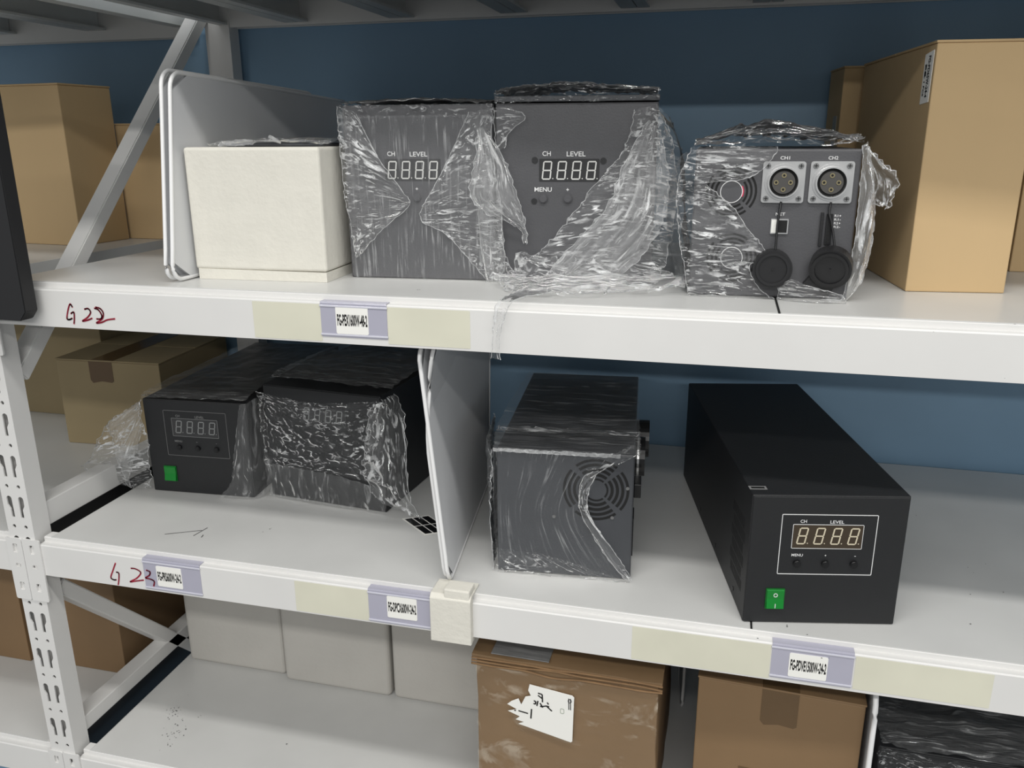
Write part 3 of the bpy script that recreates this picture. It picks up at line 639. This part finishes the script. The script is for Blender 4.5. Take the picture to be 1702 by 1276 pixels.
film('plastic_wrap', t, [[(.118, -.005, .160), (.155, -.010, .172), (.188, -.004, .186)], [(.135, -.006, .166), (.165, -.014, .180), (.190, -.004, .190)], [(.150, -.004, .184), (.165, -.004, .192), (.188, .01, .195)]], M['filmcrinkle'], .010, 24, 40, 30, fr=(70, 70), jit=.004)
film('plastic_wrap', t, [[(-.004, -.004, .181), (.09, -.005, .1825), (.190, -.004, .182)], [(-.008, .04, .188), (.09, .045, .1865), (.190, .04, .188)], [(-.012, .10, .186), (.09, .10, .186), (.188, .10, .186)], [(-.006, .36, .186), (.09, .36, .186), (.184, .36, .185)]], M['filmthin'], .003, 25, 70, 70, out=(0, 0, 1), fr=(15, 60))
film('plastic_wrap', t, [[(-.004, -.004, .182), (-.014, .02, .186), (-.016, .06, .190), (-.022, .12, .19)], [(-.005, -.004, .10), (-.012, .02, .10), (-.012, .06, .10), (-.02, .12, .11)], [(-.003, -.003, .002), (-.006, .02, .002), (-.006, .06, .002), (-.006, .12, .002)]], M['film'], .004, 26, 50, 60, out=(-1, 0, 0))

# upper pair
def upper_unit(loc, a, label, s1):
    t = thing('controller_unit', loc, a, label, 'controller', 'wrapped controllers')
    shell(t, .2037, .36, .2260, 'devg')
    d = prism('display', M['lcdg'], t, rrect(.0560, .1325, .1305, .1585, .001), -.0008, .0005)
    for k in range(4): digit(d, .0600+.0188*k, .1335, .0100, .0215, M['segg'], -.00095, slant=.10)
    text('lettering', 'CH', t, M['ink'], .0600, .0707, .1620, .1678, -.0005, weight=.012)
    text('lettering', 'LEVEL', t, M['ink'], .0909, .1149, .1614, .1674, -.0005, weight=.012)
    return t
t = upper_unit((-.2469, .1352, ZU+.0006), .065, 'grey controller fully covered in clear film, beside the white foam block, upper shelf', 1)
text('lettering', '+', t, M['ink'], .0972, .1008, .1183, .1218, -.0005, weight=.02); button(t, .0990, .1090, .0056, -.004, 'devg')
U1 = lambda x, y, n=-.004: ((x-80)/717*.2037, n, (965-y)/815*.2268)
film('plastic_wrap', t, [[U1(78, 200), U1(430, 200), U1(792, 200)], [U1(85, 600, -.003), U1(430, 600, -.003), U1(795, 600, -.003)], [U1(100, 962), U1(430, 965), U1(797, 965)]], M['filmthin'], .0025, 31, 70, 90, swap=True, fr=(20, 120))
film('plastic_wrap', t, [[U1(76, 150, -.003), U1(430, 152, -.003), U1(797, 150, -.003)], [U1(74, 180), U1(430, 180), U1(797, 180)], [U1(76, 215), U1(430, 208), U1(797, 215)]], M['filmcrinkle'], .005, 32, 90, 20, fr=(60, 80))
film('plastic_wrap', t, [[U1(72, 155), U1(110, 165), U1(160, 190)], [U1(70, 300), U1(160, 330), U1(260, 390)], [U1(78, 480), U1(220, 500), U1(380, 560)], [U1(90, 620), U1(240, 620), U1(395, 612)], [U1(105, 730), U1(180, 730), U1(265, 722)], [U1(118, 870), U1(128, 860), U1(140, 850)]], M['film'], .006, 33, 80, 90, fr=(25, 120))
film('plastic_wrap', t, [[U1(690, 190), U1(750, 180), U1(800, 170)], [U1(600, 380), U1(700, 370), U1(800, 350, -.014)], [U1(500, 560), U1(660, 530), U1(830, 500, -.018)], [U1(445, 670), U1(650, 650), U1(850, 640, -.02)], [U1(560, 735), U1(700, 740), U1(850, 740, -.018)], [U1(680, 860), U1(770, 850), U1(860, 830, -.014)], [U1(770, 965), U1(830, 950), U1(900, 920, -.008)]], M['film'], .007, 34, 80, 100, fr=(25, 110))
film('plastic_wrap', t, [[U1(740, 270, -.016), U1(765, 260, -.022), U1(790, 290, -.016)], [U1(720, 420, -.016), U1(800, 420, -.026), U1(875, 420, -.016)], [U1(700, 560, -.016), U1(800, 560, -.028), U1(920, 570, -.016)], [U1(780, 640, -.016), U1(860, 640, -.022), U1(945, 650, -.014)], [U1(915, 700, -.014), U1(935, 700, -.018), U1(955, 700, -.014)], [U1(945, 775, -.012), U1(955, 775, -.014), U1(965, 770, -.012)]], M['filmheavy'], .006, 35, 50, 90, swap=True, fr=(20, 100), jit=.004)
film('plastic_wrap', t, [[U1(730, 600, -.012), U1(790, 600, -.016), U1(840, 640, -.012)], [U1(740, 780, -.010), U1(790, 780, -.016), U1(850, 780, -.010)], [U1(760, 940, -.008), U1(790, 940, -.012), U1(850, 900, -.008)], [U1(780, 990, -.006), U1(788, 990, -.008), U1(796, 985, -.006)]], M['filmheavy'], .004, 36, 40, 60, swap=True, fr=(20, 90))
film('plastic_wrap', t, [[(0, .0, .227), (.1, 0, .229), (.2, 0, .227)], [(0, .1, .229), (.1, .1, .234), (.2, .1, .229)], [(0, .34, .228), (.1, .34, .230), (.2, .34, .228)]], M['filmthin'], .004, 37, 50, 50, out=(0, 0, 1))

t = upper_unit((-.0391, .1425, ZU+.0006), .1066, 'grey controller with exposed display and film pulled to its right, upper shelf', 2)
text('lettering', 'MENU', t, M['ink'], .0500, .0723, .1176, .1232, -.0005, weight=.012)
text('lettering', '+', t, M['ink'], .0910, .0946, .1185, .1220, -.0005, weight=.02)
button(t, .0614, .1092, .0058, -.004, 'devg'); button(t, .0930, .1093, .0058, -.004, 'devg')
for x, z, r in ((.0503, .1568, .0040), (.1374, .1559, .0040), (.0496, .1056, .0038)):
    bm = bmesh.new(); add_prism(bm, circ(x, z, r, 16), XZ, -.0012, .001); bm_obj('screw', bm, M['dev'], t)
box('lid', M['devm'], t, -.001, .2047, -.002, .36, .2275, .2345, .001)
U2 = lambda x, y, n=-.004: ((x-800)/740*.2009, n, (965-y)/815*.2253)
film('plastic_wrap', t, [[U2(795, 158, -.004), U2(1100, 150, -.006), U2(1300, 155, -.006), U2(1550, 140, -.004)], [U2(800, 120, -.006), U2(1000, 100, -.008), U2(1250, 95, -.008), U2(1550, 105, -.004)], [U2(800, 110, .02), U2(980, 75, .03), U2(1240, 68, .03), U2(1548, 100, .02)], [U2(800, 118, .15), U2(1000, 90, .15), U2(1250, 90, .15), U2(1548, 105, .15)]], M['filmcrinkle'], .006, 41, 110, 40, fr=(50, 50), out=(0, -.5, .8))
film('plastic_wrap', t, [[U2(798, 165), U2(860, 165), U2(900, 180)], [U2(798, 210), U2(870, 210), U2(945, 210)], [U2(800, 280), U2(840, 270), U2(870, 270)], [U2(800, 350), U2(820, 350), U2(845, 345)]], M['film'], .005, 42, 40, 40)
film('plastic_wrap', t, [[U2(1440, 190), U2(1500, 175), U2(1560, 190, 0)], [U2(1400, 350), U2(1520, 330, -.010), U2(1620, 330, 0)], [U2(1280, 495), U2(1450, 480, -.014), U2(1645, 500, 0)], [U2(1150, 665), U2(1400, 640, -.018), U2(1640, 680, 0)], [U2(1005, 825), U2(1300, 800, -.02), U2(1610, 850, 0)], [U2(925, 850), U2(1250, 930, -.02), U2(1560, 990, 0)]], M['film'], .009, 43, 110, 110, fr=(22, 60), jit=.004)
film('plastic_wrap', t, [[U2(1500, 230, -.006), U2(1560, 260, -.008)], [U2(1400, 420, -.014), U2(1600, 440, -.008)], [U2(1330, 600, -.02), U2(1600, 640, -.010)], [U2(1150, 800, -.022), U2(1480, 850, -.012)], [U2(1010, 960, -.02), U2(1300, 980, -.014)]], M['filmheavy'], .007, 44, 60, 90, fr=(20, 70), swap=True, jit=.004)
film('plastic_wrap', t, [[U2(1540, 170, .0), U2(1600, 210, .01), U2(1620, 260, .04)], [U2(1560, 330, .0), U2(1650, 360, .01), U2(1680, 400, .04)], [U2(1560, 600, 0), U2(1670, 620, .0), U2(1700, 640, .03)], [U2(1540, 850, -.004), U2(1680, 860, .0), U2(1740, 850, .03)], [U2(1520, 985, -.008), U2(1660, 980, -.004), U2(1760, 965, .02)]], M['filmthin'], .012, 45, 60, 90, fr=(30, 50), jit=.006)
# drape on the shelf and over the beam
film('plastic_wrap', t, [[U2(900, 830, -.006), U2(1200, 860, -.020), U2(1600, 900, -.006)], [U2(880, 930, -.012), U2(1200, 930, -.032), U2(1680, 930, -.014)], [(.000, -.030, .010), (.12, -.048, .014), (.255, -.026, .014)], [(.020, -.066, .003), (.11, -.090, .006), (.245, -.062, .008)], [(.035, -.098, .002), (.10, -.112, .003), (.200, -.088, .004)]], M['film'], .006, 46, 100, 70, fr=(35, 40), out=(0, -.5, .8), jit=.008)
film('plastic_wrap', t, [[(.050, -.085, .004), (.085, -.095, .006)], [(.040, -.115, .005), (.072, -.120, .006)], [(.026, -.1475, .002), (.044, -.1500, .002)], [(.021, -.1525, -.020), (.033, -.1540, -.020)], [(.019, -.1530, -.045), (.027, -.1545, -.045)], [(.017, -.1530, -.066), (.028, -.1545, -.068)]], M['film'], .003, 47, 20, 80, out=(0, -.8, .5), swap=True, fr=(40, 120))

# connector unit
t = thing('connector_unit', (.2137, .1027, ZU+.0006), .0200, 'grey power unit with two round steel sockets and dangling black caps, upper shelf', 'power unit')
shell(t, .1822, .30, .1706, 'devg')
def flange(x0, x1, z0, z1, s):
    f = prism('socket_flange', M['steel'], t, rrect(x0, x1, z0, z1, .003), -.0030, .0)
    cx, cz = (x0+x1)/2, (z0+z1)/2
    for dx in (-1, 1):
        for dz in (-1, 1):
            bm = bmesh.new(); add_prism(bm, circ(cx+dx*.0180, cz+dz*.0182, .0031, 16), XZ, -.0046, -.0028); q = bm_obj('screw', bm, M['screw'], f)
            bm = bmesh.new(); a = cx+dx*.0180; b = cz+dz*.0182
            add_box(bm, a-.0022, a+.0022, -.0048, -.0045, b-.0004, b+.0004); add_box(bm, a-.0004, a+.0004, -.0048, -.0045, b-.0022, b+.0022); bm_obj('slot', bm, M['hole'], f)
    bm = bmesh.new(); add_ring(bm, circ(cx, cz, .0175, 40), circ(cx, cz, .0158, 40), XZ, -.0095, -.0028); add_ring(bm, circ(cx, cz, .0205, 40), circ(cx, cz, .0160, 40), XZ, -.0045, -.0028); bm_obj('ring', bm, M['steel'], f, False)
    bm = bmesh.new(); add_prism(bm, circ(cx, cz, .0157, 36), XZ, -.0034, -.0030); bm_obj('bore', bm, M['hole'], f)
    bm = bmesh.new(); add_prism(bm, circ(cx, cz, .0126, 36), XZ, -.0070, -.0030); bm_obj('insert', bm, M['socket'], f)
    for dx, dz in ((0, .0078), (-.0082, 0), (.0075, 0), (0, -.0078)):
        bm = bmesh.new(); add_ring(bm, circ(cx+dx, cz+dz, .0027, 16), circ(cx+dx, cz+dz, .0014, 16), XZ, -.0076, -.0068); bm_obj('contact', bm, M['pin'], f)
        bm = bmesh.new(); add_prism(bm, circ(cx+dx, cz+dz, .0014, 12), XZ, -.0072, -.0069); bm_obj('contact_hole', bm, M['hole'], f)
    text('lettering', s, t, M['ink'], cx-.0052, cx+.0052, .1590, .1628, -.0005, weight=.012)
flange(.0763, .1231, .1108, .1570, 'CH1'); flange(.1282, .1750, .1110, .1572, 'CH2')
text('lettering', 'NET', t, M['ink'], .0945, .1050, .0962, .0996, -.0005, weight=.012)
r = prism('network_port', M['steel'], t, rrect(.0897, .1094, .0752, .0926, .0008), -.0024, .001)
box('port_opening', M['hole'], r, .0985, .1080, -.0027, -.002, .0768, .0910); box('port_shield', M['paper'], r, .0905, .0972, -.0029, -.002, .0765, .0916)
tb = prism('terminal_strip', M['black'], t, rrect(.1505, .1575, .0640, .0990, .0006), -.0035, .0)
for k in range(8): box('terminal', M['hole'], tb, .1525, .1555, -.0038, -.003, .0655+.0041*k, .0680+.0041*k)
for k, s in enumerate(('R1+', 'R1-', 'R2+', 'R2-')): text('lettering', s, t, M['ink'], .1592, .1665, .0956-.0042*k, .0982-.0042*k, -.0005, weight=.01)
fan(t, .0427, .1228, [(.0165, .0190), (.0215, .0240), (.0265, .0290)], 'hole'); fan(t, .0480, .0460, [(.0165, .0190), (.0215, .0240), (.0265, .0290)], 'hole')
for (x, z, mm) in ((.0427, .1228, 'ink'), (.0480, .0463, 'ink')):
    bm = bmesh.new(); add_prism(bm, circ(x, z, .0122, 32), XZ, -.0030, 0); f = bm_obj('fan_hub', bm, M['devg'], t)
    bm = bmesh.new(); add_ring(bm, circ(x, z, .0128, 32), circ(x, z, .0120, 32), XZ, -.0034, -.001); bm_obj('hub_ring', bm, M['ink'], f)
bm = bmesh.new(); o_ = circ(.0427, .1228, .0142, 8, -.4, .5, False); i_ = circ(.0427, .1228, .0128, 8, -.4, .5, False)[::-1]; add_prism(bm, o_+i_, XZ, -.0032, 0); bm_obj('red_mark', bm, M['pink'], t)
def cap(x, z, r, sx, sz, tilt):
    bm = bmesh.new(); add_prism(bm, circ(0, 0, r, 40), XZ, -.008, .008); bmesh.ops.bevel(bm, geom=bm.edges[:], offset=.0012, segments=2, affect='EDGES')
    c = bm_obj('dust_cap', bm, M['rubber'], t); c.location = (x, -.0145, z); c.rotation_euler = tilt
    bm = bmesh.new(); add_ring(bm, circ(0, 0, r*.86, 40), circ(0, 0, r*.72, 40), XZ, -.0105, -.0078); add_prism(bm, circ(0, 0, .0012, 12), XZ, -.0092, -.0078); bm_obj('raised_ring', bm, M['rubber'], c)
    bm = bmesh.new(); add_tube(bm, smoothpts([(sx, -.003, sz), (sx-.001, -.006, sz-.012), ((sx+x)/2, -.008, (sz+z+r)/2), (x+.002, -.012, z+r-.001), (x, -.0145, z+r*.6)]), .0014, 8); tag(bm_obj('cap_strap', bm, M['rubber'], t, True), None)
cap(.0945, .0366, .0222, .0990, .1120, (0, .0, 0)); cap(.1590, .0400, .0235, .1535, .1120, (.25, -.15, -.25))
box('cap_strap', M['rubber'], t, .1440, .1475, -.0040, -.0022, .0620, .1010, .0004)
prism('cap_body', M['rubber'], t, [(.1310, .0190), (.1400, .0310), (.1500, .0440), (.1650, .0420), (.1680, .0200), (.1600, .0060), (.1500, .0100), (.1420, .0185)], -.0100, -.0010)
U3 = lambda x, y, n=-.004: ((x-165+(y-130)*.06)/1190*.1822, n, (1190-y)/1060*.1706)
film('plastic_wrap', t, [[U3(130, 120), U3(450, 110), U3(760, 115)], [U3(95, 200, -.006), U3(400, 210), U3(700, 215)], [U3(50, 300, -.006), U3(300, 300), U3(560, 325)], [U3(30, 385, -.006), U3(150, 380), U3(330, 352)]], M['film'], .008, 51, 90, 60, fr=(25, 70))
film('plastic_wrap', t, [[U3(30, 385, -.006), U3(130, 380), U3(245, 380)], [U3(20, 500, -.006), U3(200, 500), U3(425, 520)], [U3(30, 700, -.006), U3(250, 720), U3(560, 700)], [U3(50, 850, -.006), U3(300, 850), U3(685, 860, -.006)], [U3(70, 950), U3(300, 960), U3(570, 960, -.012)], [U3(90, 1100), U3(350, 1100), U3(640, 1120, -.006)], [U3(100, 1190), U3(400, 1195), U3(780, 1200, -.006)]], M['film'], .008, 52, 90, 110, fr=(28, 80))
film('plastic_wrap', t, [[U3(780, 1080, -.006), U3(870, 1020, -.030), U3(960, 1060, -.028)], [U3(780, 1130, -.008), U3(980, 1120, -.028), U3(1230, 1130, -.026)], [U3(780, 1195, -.008), U3(1000, 1200, -.022), U3(1260, 1220, -.016)]], M['film'], .006, 53, 70, 40)
film('plastic_wrap', t, [[U3(1340, 110, -.006), U3(1380, 80, .0), U3(1400, 110, .02)], [U3(1340, 400), U3(1430, 400, -.002), U3(1480, 450, .03)], [U3(1315, 800), U3(1400, 800, -.004), U3(1465, 800, .02)], [U3(1270, 1100), U3(1340, 1080, -.004), U3(1400, 1050, .01)], [U3(1225, 1225, -.006), U3(1255, 1215, -.004), U3(1285, 1195, .0)]], M['filmheavy'], .006, 54, 50, 100, fr=(25, 70), swap=True)
film('plastic_wrap', t, [[U3(1360, 100, .0), U3(1385, 110, .01)], [U3(1400, 260, .0), U3(1500, 220, .01)], [U3(1430, 400, .005), U3(1620, 330, .015)], [U3(1450, 480, .01), U3(1600, 440, .015)], [U3(1500, 510, .01), U3(1570, 530, .015)]], M['film'], .010, 55, 50, 60, fr=(30, 50), swap=True, jit=.006)
film('plastic_wrap', t, [[U3(140, 132, -.002), U3(500, 125, -.002), U3(900, 118, -.004), U3(1360, 100, -.004)], [U3(160, 100, .02), U3(500, 40, .02), U3(850, 30, .02), U3(1350, 75, .02)], [U3(160, 110, .06), U3(480, 20, .06), U3(800, -25, .06), U3(1340, 80, .06)], [U3(160, 120, .25), U3(500, 90, .25), U3(850, 80, .25), U3(1340, 110, .25)]], M['filmcrinkle'], .010, 56, 110, 60, fr=(25, 30), out=(0, -.4, .8), jit=.004)
film('plastic_wrap', t, [[U3(110, 150, .0), U3(60, 160, .03), U3(20, 200, .06)], [U3(40, 400, .0), U3(-10, 400, .03), U3(-60, 420, .06)], [U3(40, 700, .0), U3(-20, 720, .03), U3(-80, 760, .06)], [U3(80, 1150, .0), U3(50, 1150, .02), U3(20, 1150, .05)]], M['filmthin'], .008, 57, 40, 70, fr=(30, 50))

# lowest shelf right: dark wrapped unit
t = thing('wrapped_unit', (.4950, .075, ZL+.0006), .0, 'dark unit under crumpled film in the bottom right corner of the picture', 'power unit')
shell(t, .25, .40, .2000, 'dev')
film('plastic_wrap', t, [[(-.004, -.004, .204), (.10, -.006, .203), (.25, -.004, .204)], [(-.003, -.004, .15), (.10, -.006, .15), (.25, -.004, .15)], [(-.001, -.004, .01), (.10, -.006, .01), (.25, -.004, .01)]], M['filmcrinkle'], .008, 61, 90, 70, fr=(50, 60))
film('plastic_wrap', t, [[(.0, -.002, .202), (.12, -.006, .206), (.25, -.002, .206)], [(.0, .05, .206), (.12, .05, .214), (.25, .05, .212)], [(.0, .3, .204), (.12, .3, .208), (.25, .3, .208)]], M['filmdark'], .008, 62, 70, 60, out=(0, 0, 1), fr=(20, 40))

# ------------------------------------------------------------------ black panel hanging at the left post, sticker sheet
t = thing('hanging_panel', (-.80, -.034, .348), 0, 'tall black panel hanging in front of the left post at the upper shelf', 'panel')
bm = bmesh.new(); add_prism(bm, [(0, 0), (.150, 0), (.160, .012), (.160, .36), (0, .36)], XZ, 0, .022); bmesh.ops.bevel(bm, geom=bm.edges[:], offset=.0012, segments=2, affect='EDGES'); bm_obj('body', bm, mat('matte_black_panel', srgb(30, 30, 32), .55), t)
box('white_card', M['paper'], t, -.02, .085, -.012, -.010, -.014, .05, .0004)
t = thing('sticker_sheet', (-.160, .153, .0010), math.atan2(.014, .023), 'small sheet of six black stickers lying on the middle shelf beside the divider', 'sticker sheet')
def sk(u, v, d): return (u*.040-v*.022, v*.062+0*u, d)
bm = bmesh.new(); add_prism(bm, [(-.04, -.04), (1.04, -.04), (1.04, 1.04), (-.04, 1.04)], sk, 0, .0003); bm_obj('backing', bm, M['paper'], t)
for i in range(3):
    for j in range(2):
        bm = bmesh.new(); a, b = i/3+.025, j/2+.02; add_prism(bm, [(a, b), (a+.28, b), (a+.28, b+.46), (a, b+.46)], sk, .0003, .0006); bm_obj('sticker', bm, M['black'], t)
bpy.context.view_layer.update()
